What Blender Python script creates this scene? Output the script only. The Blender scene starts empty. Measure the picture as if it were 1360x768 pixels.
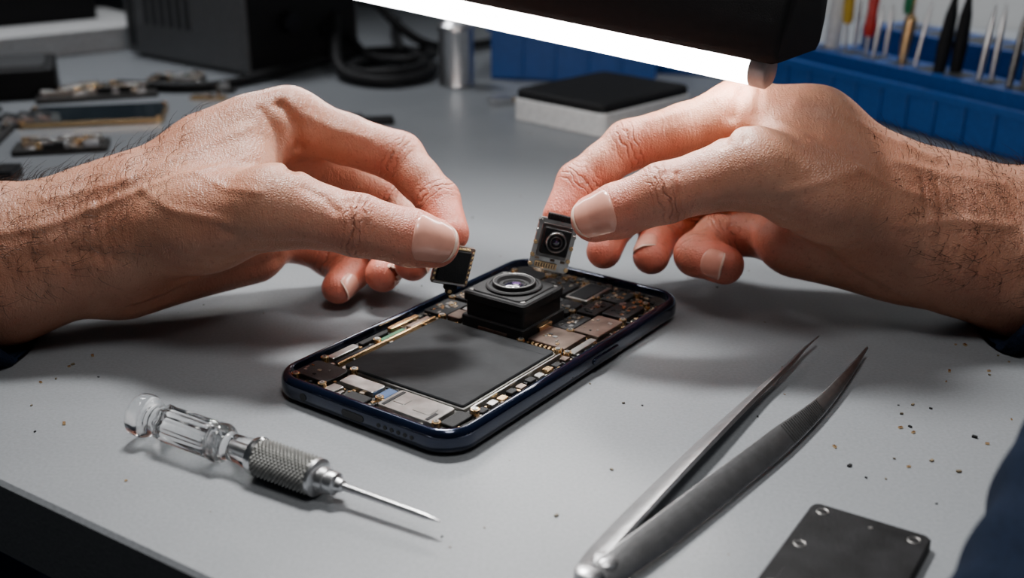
import bpy, math, random
import numpy as np
from math import sin, cos, pi, radians, sqrt, atan2
from mathutils import Vector, Matrix
from mathutils.bvhtree import BVHTree

# everything is authored in centimetres, table top = z 0, and baked to metres
S = 0.01
random.seed(4)
rng = np.random.default_rng(4)
H = 17.0; TH = radians(21.19); FL = 1500.0
CT, ST = cos(TH), sin(TH)

def at(x, y, d):
    """image pixel (x,y): point on its sight-line at estimated depth d (cm from camera)"""
    u = x-680.0; v = 384.0-y
    dy = FL*CT+ST*v; dz = -FL*ST+CT*v
    k = d/dy
    return Vector((u*k, d, H+dz*k))

# ------------------------------------------------------------------ materials
def new_mat(name):
    m = bpy.data.materials.new(name); m.use_nodes = True
    nt = m.node_tree
    b = nt.nodes['Principled BSDF']
    return m, nt, b

def mat(name, col, rough=.5, metal=0., var=.12, scale=300., bump=0., bscale=800., spec=.5, coat=0., emis=0., trans=0., ior=1.45, sheen=0.):
    m, nt, b = new_mat(name)
    tc = nt.nodes.new('ShaderNodeTexCoord')
    no = nt.nodes.new('ShaderNodeTexNoise'); no.inputs['Scale'].default_value = scale
    no.inputs['Detail'].default_value = 4
    nt.links.new(tc.outputs['Object'], no.inputs['Vector'])
    cr = nt.nodes.new('ShaderNodeValToRGB')
    cr.color_ramp.elements[0].position = .3; cr.color_ramp.elements[1].position = .7
    cr.color_ramp.elements[0].color = (*[c*(1-var) for c in col], 1)
    cr.color_ramp.elements[1].color = (*[min(1, c*(1+var)) for c in col], 1)
    nt.links.new(no.outputs['Fac'], cr.inputs['Fac'])
    nt.links.new(cr.outputs['Color'], b.inputs['Base Color'])
    b.inputs['Roughness'].default_value = rough
    b.inputs['Metallic'].default_value = metal
    b.inputs['Specular IOR Level'].default_value = spec
    b.inputs['Coat Weight'].default_value = coat
    b.inputs['Coat Roughness'].default_value = .08
    b.inputs['Transmission Weight'].default_value = trans
    b.inputs['IOR'].default_value = ior
    b.inputs['Sheen Weight'].default_value = sheen
    if emis:
        b.inputs['Emission Color'].default_value = (1, .985, .96, 1)
        b.inputs['Emission Strength'].default_value = emis
    if bump:
        n2 = nt.nodes.new('ShaderNodeTexNoise'); n2.inputs['Scale'].default_value = bscale
        n2.inputs['Detail'].default_value = 3
        nt.links.new(tc.outputs['Object'], n2.inputs['Vector'])
        bp = nt.nodes.new('ShaderNodeBump'); bp.inputs['Strength'].default_value = bump
        bp.inputs['Distance'].default_value = .0004
        nt.links.new(n2.outputs['Fac'], bp.inputs['Height'])
        nt.links.new(bp.outputs['Normal'], b.inputs['Normal'])
    return m

M = {}
M['black'] = mat('black_plastic', (.007,.007,.008), .36, bump=.3, bscale=2500, spec=.35)
M['blackm'] = mat('black_matte', (.008,.008,.009), .6, bump=.4, bscale=2500, spec=.25)
M['plate'] = mat('plate_black', (.009,.009,.010), .6, var=.5, scale=120, bump=.4, bscale=900, spec=.14)
M['batt'] = mat('battery_wrap', (.014,.015,.017), .62, var=.4, scale=60, bump=.35, bscale=250, spec=.15)
M['frame'] = mat('navy_anodised', (.007,.013,.036), .15, metal=.7, coat=.7)
M['pcb'] = mat('pcb_dark', (.012,.011,.010), .4, var=.6, scale=500, bump=.5, bscale=1500)
M['green'] = mat('pcb_green', (.02,.12,.05), .4)
M['gold'] = mat('gold_contact', (.80,.54,.28), .26, metal=1)
M['copper'] = mat('copper_shield', (.22,.165,.14), .34, metal=1, var=.35, scale=150, bump=.2, bscale=300)
M['silver'] = mat('nickel_shield', (.55,.54,.52), .28, metal=1, var=.25, scale=200, bump=.15, bscale=250)
M['cer'] = mat('ceramic_chip', (.22,.16,.11), .45)
M['bluef'] = mat('blue_flex', (.03,.07,.16), .4)
M['steel'] = mat('brushed_steel', (.62,.62,.63), .32, metal=1, var=.10, scale=400)
M['knurl'] = mat('knurled_steel', (.30,.30,.29), .48, metal=1, var=.15, scale=500)
M['steelt'] = mat('tweezer_steel', (.46,.46,.47), .36, metal=1, var=.12, scale=250, bump=.2, bscale=900)
M['steeld'] = mat('dark_steel', (.22,.215,.21), .4, metal=1, var=.2, scale=400)
M['chrome'] = mat('polished_steel', (.8,.8,.8), .18, metal=1)
M['clear'] = mat('clear_acrylic', (.99,.995,.995), .03, trans=1, ior=1.45, var=.005)
M['lens'] = mat('lens_glass', (.01,.008,.02), .04, coat=1, spec=.8)
M['lensp'] = mat('lens_violet', (.09,.05,.14), .12, coat=1)
M['navy'] = mat('navy_cloth', (.006,.011,.025), .95, var=.35, scale=900, bump=.8, bscale=2500, spec=.1)
M['bluep'] = mat('blue_plastic', (.009,.075,.30), .42)
M['white'] = mat('white_plastic', (.62,.62,.62), .4)
M['grey'] = mat('grey_metal', (.15,.153,.158), .45, metal=.3)
M['greyd'] = mat('dark_grey', (.03,.031,.033), .5)
M['red'] = mat('red_plastic', (.5,.02,.015), .35)
M['yellow'] = mat('yellow_plastic', (.6,.38,.03), .35)
M['greenp'] = mat('green_plastic', (.03,.3,.1), .35)
M['tube'] = mat('diffuser', (.9,.9,.9), .4, emis=37.)
M['wall'] = mat('wall_paint', (.45,.45,.44), .8, var=.04, scale=8)
M['floor'] = mat('floor_vinyl', (.02,.02,.023), .6, scale=20)
M['cap'] = mat('diffuser_end', (.45,.45,.46), .4)
M['crumb'] = mat('crumb', (.12,.09,.05), .6, var=.7, scale=100)
M['hair'] = mat('arm_hair', (.020,.010,.006), .5)
M['screen'] = mat('display_glass', (.02,.028,.035), .12, coat=.5)

def table_mat():
    m, nt, b = new_mat('bench_laminate')
    tc = nt.nodes.new('ShaderNodeTexCoord')
    def noise(s, d=4):
        n = nt.nodes.new('ShaderNodeTexNoise'); n.inputs['Scale'].default_value = s; n.inputs['Detail'].default_value = d
        nt.links.new(tc.outputs['Object'], n.inputs['Vector']); return n
    n1 = noise(9); n2 = noise(900, 2)
    mx = nt.nodes.new('ShaderNodeMix'); mx.data_type = 'RGBA'
    mx.inputs[6].default_value = (.165,.176,.190,1); mx.inputs[7].default_value = (.205,.217,.232,1)
    nt.links.new(n1.outputs['Fac'], mx.inputs[0])
    mr = nt.nodes.new('ShaderNodeMapRange'); mr.inputs[1].default_value = .25; mr.inputs[2].default_value = .75
    mr.inputs[3].default_value = .88; mr.inputs[4].default_value = 1.12
    nt.links.new(n2.outputs['Fac'], mr.inputs[0])
    mm = nt.nodes.new('ShaderNodeMix'); mm.data_type = 'RGBA'; mm.blend_type = 'MULTIPLY'; mm.inputs[0].default_value = 1
    nt.links.new(mx.outputs[2], mm.inputs[6]); nt.links.new(mr.outputs[0], mm.inputs[7])
    nt.links.new(mm.outputs[2], b.inputs['Base Color'])
    n3 = noise(25, 5)
    r2 = nt.nodes.new('ShaderNodeMapRange'); r2.inputs[3].default_value = .28; r2.inputs[4].default_value = .46
    nt.links.new(n3.outputs['Fac'], r2.inputs[0]); nt.links.new(r2.outputs[0], b.inputs['Roughness'])
    bp = nt.nodes.new('ShaderNodeBump'); bp.inputs['Strength'].default_value = .15; bp.inputs['Distance'].default_value = .0003
    nt.links.new(n2.outputs['Fac'], bp.inputs['Height']); nt.links.new(bp.outputs['Normal'], b.inputs['Normal'])
    return m
M['table'] = table_mat()

def skin_mat():
    m, nt, b = new_mat('skin')
    L = nt.links.new
    tc = nt.nodes.new('ShaderNodeTexCoord')
    def noise(s, d=4, rough=.5):
        n = nt.nodes.new('ShaderNodeTexNoise'); n.inputs['Scale'].default_value = s
        n.inputs['Detail'].default_value = d; n.inputs['Roughness'].default_value = rough
        L(tc.outputs['Object'], n.inputs['Vector']); return n.outputs['Fac']
    def math_(op, a, bb=None, c=None):
        n = nt.nodes.new('ShaderNodeMath'); n.operation = op
        for i, x in enumerate((a, bb, c)):
            if x is None: continue
            if isinstance(x, (int, float)): n.inputs[i].default_value = x
            else: L(x, n.inputs[i])
        return n.outputs[0]
    def attr(nm):
        n = nt.nodes.new('ShaderNodeAttribute'); n.attribute_name = nm; return n.outputs['Fac']
    def mix(f, a, c, mode='MIX'):
        n = nt.nodes.new('ShaderNodeMix'); n.data_type = 'RGBA'; n.blend_type = mode
        if isinstance(f, (int, float)): n.inputs[0].default_value = f
        else: L(f, n.inputs[0])
        for i, x in ((6, a), (7, c)):
            if isinstance(x, tuple): n.inputs[i].default_value = (*x, 1)
            else: L(x, n.inputs[i])
        return n.outputs[2]
    jt = attr('jt'); jw = attr('jw'); red = attr('red')
    big = noise(45, 4); med = noise(260, 4)
    f1 = math_('MULTIPLY', math_('SUBTRACT', big, .35), 2.4)
    f1 = math_('MINIMUM', math_('MAXIMUM', f1, 0), 1)
    base = mix(f1, (.45,.190,.116), (.61,.305,.200))
    redf = math_('MINIMUM', math_('ADD', math_('MULTIPLY', red, .9), math_('MULTIPLY', math_('SUBTRACT', med, .5), .5)), 1)
    redf = math_('MAXIMUM', redf, 0)
    base = mix(redf, base, (.63,.155,.105))
    fr = math_('MULTIPLY', math_('MAXIMUM', math_('SUBTRACT', noise(700, 2), .60), 0), 3.5)
    base = mix(math_('MINIMUM', fr, .5), base, (.30,.10,.06))
    # crease bands at the joints, broken up so they read as wrinkles rather than rings
    n_w = noise(170, 3); n_b = noise(300, 2)
    wav = math_('SINE', math_('ADD', math_('MULTIPLY', jt, 25.), math_('MULTIPLY', n_w, 17.)))
    wav = math_('MULTIPLY', math_('POWER', math_('ADD', math_('MULTIPLY', wav, .5), .5), 4.0), jw)
    wav = math_('MULTIPLY', wav, math_('MINIMUM', math_('MULTIPLY', math_('MAXIMUM', math_('SUBTRACT', n_b, .36), 0), 5.), 1))
    base = mix(math_('MULTIPLY', wav, .45), base, (.26,.08,.045))
    L(base, b.inputs['Base Color'])
    vo = nt.nodes.new('ShaderNodeTexVoronoi'); vo.feature = 'DISTANCE_TO_EDGE'; vo.inputs['Scale'].default_value = 1050
    L(tc.outputs['Object'], vo.inputs['Vector'])
    mp = nt.nodes.new('ShaderNodeMapping'); mp.inputs['Rotation'].default_value = (0, .5, .3); mp.inputs['Scale'].default_value = (1.0, .35, .35)
    L(tc.outputs['Object'], mp.inputs['Vector'])
    wn = nt.nodes.new('ShaderNodeTexNoise'); wn.inputs['Scale'].default_value = 600; wn.inputs['Detail'].default_value = 5; wn.inputs['Distortion'].default_value = 1.2
    L(mp.outputs[0], wn.inputs['Vector'])
    h = math_('ADD', math_('MULTIPLY', vo.outputs['Distance'], .65), math_('MULTIPLY', wn.outputs['Fac'], 1.0))
    h = math_('ADD', h, math_('MULTIPLY', noise(120, 3), .6))
    h = math_('SUBTRACT', h, math_('MULTIPLY', wav, 1.25))
    bp = nt.nodes.new('ShaderNodeBump'); bp.inputs['Strength'].default_value = .75; bp.inputs['Distance'].default_value = .00055
    L(h, bp.inputs['Height']); L(bp.outputs['Normal'], b.inputs['Normal'])
    rr = math_('ADD', .33, math_('MULTIPLY', med, .20)); L(rr, b.inputs['Roughness'])
    b.inputs['Subsurface Weight'].default_value = .15
    b.inputs['Subsurface Radius'].default_value = (1, .35, .2)
    b.inputs['Subsurface Scale'].default_value = .0025
    b.inputs['Specular IOR Level'].default_value = .5
    return m
M['skin'] = skin_mat()
M['nail'] = mat('nail', (.70,.33,.25), .24, var=.08, scale=150, coat=.3)
M['nailedge'] = mat('nail_edge', (.74,.52,.42), .35, var=.05)

# ------------------------------------------------------------------ mesh builder
def basis(d):
    d = Vector(d).normalized()
    a = Vector((0,0,1)) if abs(d.z) < .9 else Vector((1,0,0))
    x = a.cross(d).normalized(); y = d.cross(x).normalized()
    return x, y, d

def rrect(w, l, r, n=6):
    r = min(r, w/2-1e-4, l/2-1e-4); pts = []
    for cx, cy, a0 in ((w/2-r, l/2-r, 0), (-w/2+r, l/2-r, 90), (-w/2+r, -l/2+r, 180), (w/2-r, -l/2+r, 270)):
        for i in range(n+1):
            a = radians(a0+90*i/n); pts.append((cx+r*cos(a), cy+r*sin(a)))
    return pts

class B:
    def __init__(s): s.v=[]; s.f=[]; s.m=[]; s.mats=[]
    def mi(s, k):
        if k not in s.mats: s.mats.append(k)
        return s.mats.index(k)
    def add(s, vs, fs, k):
        o = len(s.v); s.v += [tuple(v) for v in vs]
        i = s.mi(k)
        for f in fs: s.f.append([o+a for a in f]); s.m.append(i)
    def box(s, x0, x1, y0, y1, z0, z1, k, rot=0):
        cx, cy = (x0+x1)/2, (y0+y1)/2; c, n = cos(rot), sin(rot)
        vs = []
        for z in (z0, z1):
            for x, y in ((x0,y0),(x1,y0),(x1,y1),(x0,y1)):
                dx, dy = x-cx, y-cy; vs.append((cx+dx*c-dy*n, cy+dx*n+dy*c, z))
        s.add(vs, [(3,2,1,0),(4,5,6,7),(0,1,5,4),(1,2,6,5),(2,3,7,6),(3,0,4,7)], k)
    def loft(s, rings, k, c0=True, c1=True):
        n = len(rings[0]); vs = [p for r in rings for p in r]; fs = []
        for i in range(len(rings)-1):
            for j in range(n):
                a = i*n+j; b = i*n+(j+1)%n
                fs.append((a, b, b+n, a+n))
        if c0: fs.append(tuple(range(n-1, -1, -1)))
        if c1: fs.append(tuple(range((len(rings)-1)*n, len(rings)*n)))
        s.add(vs, fs, k)
    def lathe(s, p0, d, prof, k, n=32, flute=0, nf=8):
        x, y, d = basis(d); p0 = Vector(p0); rings = []
        for t, r in prof:
            ring = []
            for i in range(n):
                a = 2*pi*i/n; rr = r*(1-flute*(.5+.5*cos(a*nf)))
                ring.append(p0+d*t+x*rr*cos(a)+y*rr*sin(a))
            rings.append(ring)
        s.loft(rings, k)
    def cyl(s, p0, p1, r0, r1, k, n=20):
        p0, p1 = Vector(p0), Vector(p1)
        s.lathe(p0, p1-p0, [(0, r0), ((p1-p0).length, r1)], k, n)
    def rprism(s, cx, cy, w, l, r, z0, z1, k, ch=.03, n=5):
        rings = []
        for ins, z in ((0, z0), (0, z1-ch), (ch, z1)):
            rings.append([(cx+x, cy+y, z) for x, y in rrect(w-2*ins, l-2*ins, max(r-ins, .01), n)])
        s.loft(rings, k)
    def torus(s, c, nrm, R, r, k, n=32, m=8):
        x, y, d = basis(nrm); c = Vector(c); vs=[]; fs=[]
        for i in range(n):
            a = 2*pi*i/n; e = x*cos(a)+y*sin(a)
            for j in range(m):
                q = 2*pi*j/m; vs.append(c+e*(R+r*cos(q))+d*r*sin(q))
        for i in range(n):
            for j in range(m):
                fs.append((i*m+j, ((i+1)%n)*m+j, ((i+1)%n)*m+(j+1)%m, i*m+(j+1)%m))
        s.add(vs, fs, k)
    def make(s, name, X=None, bevel=0., ang=35):
        me = bpy.data.meshes.new(name)
        X = X or Matrix.Identity(4)
        me.from_pydata([tuple((X @ Vector(v))*S) for v in s.v], [], s.f)
        for k in s.mats: me.materials.append(M[k])
        me.polygons.foreach_set('material_index', s.m)
        me.polygons.foreach_set('use_smooth', [True]*len(s.f))
        me.update()
        me.set_sharp_from_angle(angle=radians(ang))
        ob = bpy.data.objects.new(name, me); bpy.context.collection.objects.link(ob)
        if bevel:
            md = ob.modifiers.new('bevel', 'BEVEL'); md.width = bevel*S; md.segments = 2; md.limit_method = 'ANGLE'; md.angle_limit = radians(50)
        return ob

def group(name, kids, c=None):
    e = bpy.data.objects.new(name, None); bpy.context.collection.objects.link(e)
    e.empty_display_size = .01
    if c is None:
        k = kids[0]; c = sum((Vector(b) for b in k.bound_box), Vector())/8
    else: c = Vector(c)*S
    e.location = c
    for k in kids:
        k.parent = e; k.matrix_parent_inverse = Matrix.Translation(-Vector(c))
    return e

def tube(name, pts, r, k, X=None):
    cu = bpy.data.curves.new(name, 'CURVE'); cu.dimensions = '3D'; cu.bevel_depth = r*S; cu.bevel_resolution = 4
    sp = cu.splines.new('NURBS'); sp.points.add(len(pts)-1)
    for i, p in enumerate(pts): sp.points[i].co = (p[0]*S, p[1]*S, p[2]*S, 1)
    sp.use_endpoint_u = True; sp.order_u = 3; cu.resolution_u = 10
    cu.materials.append(M[k])
    ob = bpy.data.objects.new(name, cu); bpy.context.collection.objects.link(ob); return ob

# ------------------------------------------------------------------ implicit-surface modelling
def smin(a, b, k):
    h = np.clip(k-np.abs(a-b), 0, None)/k
    return np.minimum(a, b)-h*h*k*.25

class Field:
    def __init__(s, lo, hi, h):
        s.lo = np.array(lo, dtype=np.float32); s.h = h
        s.n = np.ceil((np.array(hi)-np.array(lo))/h).astype(int)+1
        s.ax = [s.lo[i]+h*np.arange(s.n[i], dtype=np.float32) for i in range(3)]
    def blank(s): return np.full(tuple(s.n), 3., dtype=np.float32)
    def cone(s, A, a, b, r1, r2, k):
        a = np.array(a, dtype=np.float32); b = np.array(b, dtype=np.float32); pad = max(r1, r2)+k+.3
        i0 = np.clip(np.floor((np.minimum(a, b)-pad-s.lo)/s.h).astype(int), 0, s.n-1)
        i1 = np.clip(np.ceil((np.maximum(a, b)+pad-s.lo)/s.h).astype(int)+1, 1, s.n)
        sl = tuple(slice(i0[q], i1[q]) for q in range(3))
        X = s.ax[0][sl[0]][:, None, None]-a[0]; Y = s.ax[1][sl[1]][None, :, None]-a[1]; Z = s.ax[2][sl[2]][None, None, :]-a[2]
        ba = b-a; L2 = float(ba@ba)+1e-9
        t = np.clip((X*ba[0]+Y*ba[1]+Z*ba[2])/L2, 0, 1)
        d = np.sqrt((X-t*ba[0])**2+(Y-t*ba[1])**2+(Z-t*ba[2])**2)-(r1+(r2-r1)*t)
        A[sl] = smin(A[sl], d, k)
    def chain(s, A, pts, k):
        for p, q in zip(pts[:-1], pts[1:]): s.cone(A, p[:3], q[:3], p[3], q[3], k)
    def nets(s, F):
        sg = F < 0; h = s.h
        c = np.zeros(tuple(s.n-1), dtype=np.int8)
        cs = [(i,j,k) for i in (0,1) for j in (0,1) for k in (0,1)]
        nx, ny, nz = s.n
        for i,j,k in cs: c += sg[i:nx-1+i, j:ny-1+j, k:nz-1+k]
        mixed = (c > 0) & (c < 8)
        idx = np.full(mixed.shape, -1, dtype=np.int64); I = np.argwhere(mixed); idx[mixed] = np.arange(len(I))
        val = {o: F[I[:,0]+o[0], I[:,1]+o[1], I[:,2]+o[2]] for o in cs}
        pos = np.zeros((len(I), 3)); cnt = np.zeros(len(I))
        for o in cs:
            for ax in range(3):
                if o[ax] == 0:
                    p = list(o); p[ax] = 1; p = tuple(p)
                    va, vb = val[o], val[p]; m = (va < 0) != (vb < 0)
                    t = np.where(m, va/np.where(m, va-vb, 1), 0)
                    q = np.tile(np.array(o, dtype=float), (len(I), 1)); q[:, ax] += t
                    pos += q*m[:, None]; cnt += m
        V = (I+pos/cnt[:, None])*h+s.lo
        Q = []
        for ax in range(3):
            b_, c_ = (ax+1) % 3, (ax+2) % 3
            s0 = [slice(None)]*3; s1 = [slice(None)]*3
            s0[ax] = slice(0, -1); s1[ax] = slice(1, None)
            for z in (b_, c_): s0[z] = slice(1, -1); s1[z] = slice(1, -1)
            A0, A1 = sg[tuple(s0)], sg[tuple(s1)]
            E = np.argwhere(A0 != A1); ins = A0[A0 != A1]
            E[:, b_] += 1; E[:, c_] += 1
            def cell(db, dc):
                e = E.copy(); e[:, b_] += db; e[:, c_] += dc
                return idx[e[:,0], e[:,1], e[:,2]]
            q = np.stack([cell(-1,-1), cell(0,-1), cell(0,0), cell(-1,0)], 1)
            q[~ins] = q[~ins][:, ::-1]
            Q.append(q)
        return V, np.concatenate(Q)

def chain_pts(lst): return [(*at(x, y, d), r) for x, y, d, r in lst]

def np_mesh(name, V, Q, mats):
    me = bpy.data.meshes.new(name)
    me.from_pydata((V*S).tolist(), [], Q.tolist())
    for k in mats: me.materials.append(M[k])
    me.polygons.foreach_set('use_smooth', np.ones(len(Q), dtype=bool)); me.update()
    return me

def laplace(V, Q, it, f=.5):
    E = np.concatenate([Q[:, [0,1]], Q[:, [1,2]], Q[:, [2,3]], Q[:, [3,0]]])
    for _ in range(it):
        A = np.zeros_like(V)
        for c in range(3):
            A[:, c] = np.bincount(E[:,0], V[E[:,1], c], len(V))+np.bincount(E[:,1], V[E[:,0], c], len(V))
        n = np.bincount(E[:,0], minlength=len(V))+np.bincount(E[:,1], minlength=len(V))
        V = V+f*(A/n[:, None]-V)
    return V

def normals(V, Q):
    a = V[Q[:,2]]-V[Q[:,0]]; b = V[Q[:,3]]-V[Q[:,1]]; n = np.cross(a, b)
    N = np.zeros_like(V)
    for i in range(4):
        for c in range(3): N[:, c] += np.bincount(Q[:, i], n[:, c], len(V))
    return N/(np.linalg.norm(N, axis=1)[:, None]+1e-9)

def seg_dist(V, a, b):
    ba = b-a; t = np.clip(((V-a)@ba)/(ba@ba+1e-9), 0, 1)
    return np.linalg.norm(V-a-t[:, None]*ba, axis=1)

def hand(name, palm, fingers, nails, strokes, hairbox, sleeve):
    allp = [p for c, k in palm for p in chain_pts(c)]+[p for f in fingers for p in chain_pts(f)]
    P = np.array(allp); lo = (P[:, :3]-P[:, 3:4]).min(0)-.5; hi = (P[:, :3]+P[:, 3:4]).max(0)+.5
    fd = Field(lo, hi, .08)
    A = fd.blank()
    for c, k in palm: fd.chain(A, chain_pts(c), k)
    out = None; joints = []; tips = []
    for fi, f in enumerate(fingers):
        C = chain_pts(f); G = fd.blank(); pts = [C[0]]
        for p, q in zip(C[:-1], C[1:]):
            L = (Vector(q[:3])-Vector(p[:3])).length
            if L > 1.7:
                mid = tuple((p[i]+q[i])/2 for i in range(3))+((p[3]+q[3])/2*.92,)
                pts += [mid, q]
            else: pts.append(q)
        fd.chain(G, pts, .25)
        for i in range(1, len(C)-1):
            d = (Vector(C[i+1][:3])-Vector(C[i-1][:3])).normalized()
            if fi == 0 and i == 2: continue      # the thumb has a single interphalangeal joint
            joints.append((np.array(C[i][:3]), np.array(d), C[i][3]))
        tips.append((np.array(C[-1][:3]), C[-1][3]))
        T = smin(A, G, .75)
        out = T if out is None else smin(out, T, .06)
    V, Q = fd.nets(out)
    V = laplace(V, Q, 2, .5)
    # sculpt strokes laid on the surface: tendons, veins (+) and folds (-)
    bvh = BVHTree.FromPolygons([Vector(v) for v in V], Q.tolist())
    cam = Vector((0, 0, H)); N = normals(V, Q)
    for pts, amp, wid in strokes:
        hp = []
        for x, y in pts:
            d = (at(x, y, 40)-cam).normalized()
            hit = bvh.ray_cast(cam, d)
            if hit[0] is not None: hp.append(np.array(hit[0]))
        if len(hp) < 2: continue
        D = np.min([seg_dist(V, a, b) for a, b in zip(hp[:-1], hp[1:])], axis=0)
        V = V+N*(amp*np.exp(-(D/wid)**2))[:, None]
    V[:, 2] = np.maximum(V[:, 2], .03)
    jt = np.zeros(len(V)); jw = np.zeros(len(V)); best = np.full(len(V), 9.)
    red = np.zeros(len(V))
    for c, d, r in joints:
        t = (V-c)@d; D = np.linalg.norm(V-c, axis=1)
        m = (D < best) & (D < r+.9); best[m] = D[m]
        jt[m] = t[m]; jw[m] = np.exp(-(t[m]/.42)**2)*np.clip((r+.9-D[m])/.4, 0, 1)
        red = np.maximum(red, .55*np.exp(-(D/(r*1.3))**2*.8))
    for c, r in tips: red = np.maximum(red, .95*np.exp(-(np.linalg.norm(V-c, axis=1)/2.2)**2))
    me = np_mesh(name+'_skin', V, Q, ['skin'])
    for nm, a in (('jt', jt), ('jw', jw), ('red', red)):
        at_ = me.attributes.new(nm, 'FLOAT', 'POINT'); at_.data.foreach_set('value', a.astype(np.float32))
    ob = bpy.data.objects.new('skin', me); bpy.context.collection.objects.link(ob)
    kids = [ob]
    # nails: plates draped over the finished finger surface
    bvh = BVHTree.FromPolygons([Vector(v) for v in V], Q.tolist())
    nb = B()
    for fi, nrm, hw, ln, off in nails:
        C = chain_pts(fingers[fi]); p, q = Vector(C[-2][:3]), Vector(C[-1][:3])
        d = (q-p).normalized(); n = Vector(nrm); n = (n-d*n.dot(d)).normalized(); sd = d.cross(n)
        NS, NT = 25, 27; vs=[]; fs=[]; ref = {}
        for j in range(NT):
            tb = -1+2*j/(NT-1)
            for i in range(NS):
                sa = -1+2*i/(NS-1)
                lim = (1-abs(sa)**3.0*.42) if tb < 0 else (1-abs(sa)**2.5*.42)
                tau = off+tb*lim*ln/2
                ph = sa*hw*(1-.08*max(0, -tb))
                dr = n*cos(ph)+sd*sin(ph); a = q+d*tau
                rs = C[-1][3]*1.35
                hit = bvh.ray_cast(a+dr*rs, -dr)
                Rh = (hit[0]-a).length if hit[0] is not None else C[-1][3]*.95
                Rh = min(Rh, C[-1][3]*1.22)
                if tb <= .25: ref[i] = Rh
                R = max(Rh, ref[i]*(1-.16*max(0, tb-.25)**1.5))
                edge = max(abs(sa)**5, abs(tb)**8 if tb < 0 else 0)
                vs.append(a+dr*(R+.035-.06*edge))
        for j in range(NT-1):
            for i in range(NS-1):
                a = j*NS+i; fs.append((a, a+1, a+NS+1, a+NS))
        nb.add(vs, [f for f in fs if f[0] < (NT-3)*NS], 'nail')
        nb.add(vs, [f for f in fs if f[0] >= (NT-3)*NS], 'nailedge')
    if nb.v:
        no = nb.make('nails', ang=80)
        sm = no.modifiers.new('s', 'SOLIDIFY'); sm.thickness = .035*S; sm.offset = 0
        kids.append(no)
    # arm hair
    N = normals(V, Q); x0, x1, num, sgn = hairbox
    cand = np.where((V[:,0] > x0) & (V[:,0] < x1) & (N[:,2] > -.2))[0]
    cu = bpy.data.curves.new('hair', 'CURVE'); cu.dimensions = '3D'; cu.bevel_depth = .0105*S; cu.bevel_resolution = 0
    for i in rng.choice(cand, num):
        p = Vector(V[i]); n = Vector(N[i]); l = random.uniform(.4, 1.4)
        edge = (V[i][0]-x0)/(x1-x0)
        if sgn > 0: edge = 1-edge
        if random.random() > .12+.88*edge: continue
        flow = Vector((sgn*random.uniform(.4, 1.), random.uniform(-.5, .5), random.uniform(-.45, .5)))
        sp = cu.splines.new('POLY'); sp.points.add(4)
        for j in range(5):
            t = j/4; q = p+n*(l*.5*t*(1-.45*t))+flow*(l*(.25*t+.6*t*t))
            sp.points[j].co = (*(q*S), 1); sp.points[j].radius = 1-.8*t
    cu.materials.append(M['hair'])
    ho = bpy.data.objects.new('arm_hair', cu); bpy.context.collection.objects.link(ho); kids.append(ho)
    # sleeve
    sb = B(); C = [Vector(at(x, y, d)) for x, y, d, r in sleeve]; rr = [s[3] for s in sleeve]
    rings = []
    ax = (C[-1]-C[0]).normalized(); x, y, _ = basis(ax); NS = 24
    full = [(C[0], rr[0]-.35), (C[0]-ax*.05, rr[0]-.1), (C[0]-ax*.03, rr[0]), (C[0]+ax*.3, rr[0]+.05)]
    for i in range(NS+1):
        t = i/NS*(len(C)-1); k = min(int(t), len(C)-2); f = t-k
        if i: full.append((C[k].lerp(C[k+1], f), rr[k]+(rr[k+1]-rr[k])*f))
    for i, (c, r) in enumerate(full):
        ring = []
        for j in range(48):
            a = 2*pi*j/48
            w = 1+.035*sin(3*a+i*.8)+.025*sin(5*a-i*1.3)*min(1, i/5)
            e = x*cos(a)+y*sin(a)
            q = c+e*r*w - ax*(-e.z)*1.7
            if q.z < .08: q.z = .08
            ring.append(q)
        rings.append(ring)
    sb.loft(rings, 'navy', False, True)
    kids.append(sb.make('sleeve', ang=80))
    return group(name, kids, c=P[:, :3].mean(0))

# ------------------------------------------------------------------ hands
L_palm = [
 ([(-150,350,39,2.65),(0,327,39.2,2.2),(90,310,39.6,1.93),(150,287,40,1.78)], .6),
 ([(-150,400,38.5,2.5),(0,372,38.8,2.1),(90,340,39.2,1.83),(160,342,39.5,1.68)], 1.4),
 ([(150,287,40,1.78),(280,208,41.2,1.40),(340,178,41.7,1.23),(385,160,42,1.12)], 1.1),
 ([(150,300,40.6,1.7),(290,243,42.3,1.4),(405,200,43.5,1.12)], 1.2),
 ([(150,320,40.6,1.7),(290,275,42.5,1.4),(395,245,44,1.1)], 1.2),
 ([(150,345,40.2,1.6),(375,305,43.5,1.05)], 1.2),
 ([(170,362,39.6,1.5),(335,335,42,1.2)], 1.1),
 ([(180,315,39,1.7),(270,294,38.1,1.58),(365,275,37.3,1.36)], 1.1),
 ([(200,270,39.6,1.4),(330,226,39.9,1.06)], 1.1),
]
L_f = [
 [(365,275,37.3,1.32),(478,300,36.7,1.06),(545,316,36.7,.98),(577,323,36.9,.87)],
 [(385,160,42,1.10),(530,209,42,.95),(582,266,40.6,.80),(598,310,39.3,.71)],
 [(405,200,43.5,1.08),(520,260,44.6,.90),(562,318,43,.78),(548,350,41.6,.70)],
 [(395,245,44,1.03),(480,305,45,.86),(524,342,43.4,.77),(508,365,42,.70)],
 [(375,305,43.5,1.0),(440,342,44,.82),(468,360,42.9,.73),(449,382,41.8,.66)],
]
L_n = [(0,(.10,-.90,.44),.98,1.65,-.22),(2,(.9,-.3,.2),.80,.95,-.1),(3,(.75,-.65,.1),.85,.92,-.05),(4,(.75,-.65,.1),.85,.88,-.05)]
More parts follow.
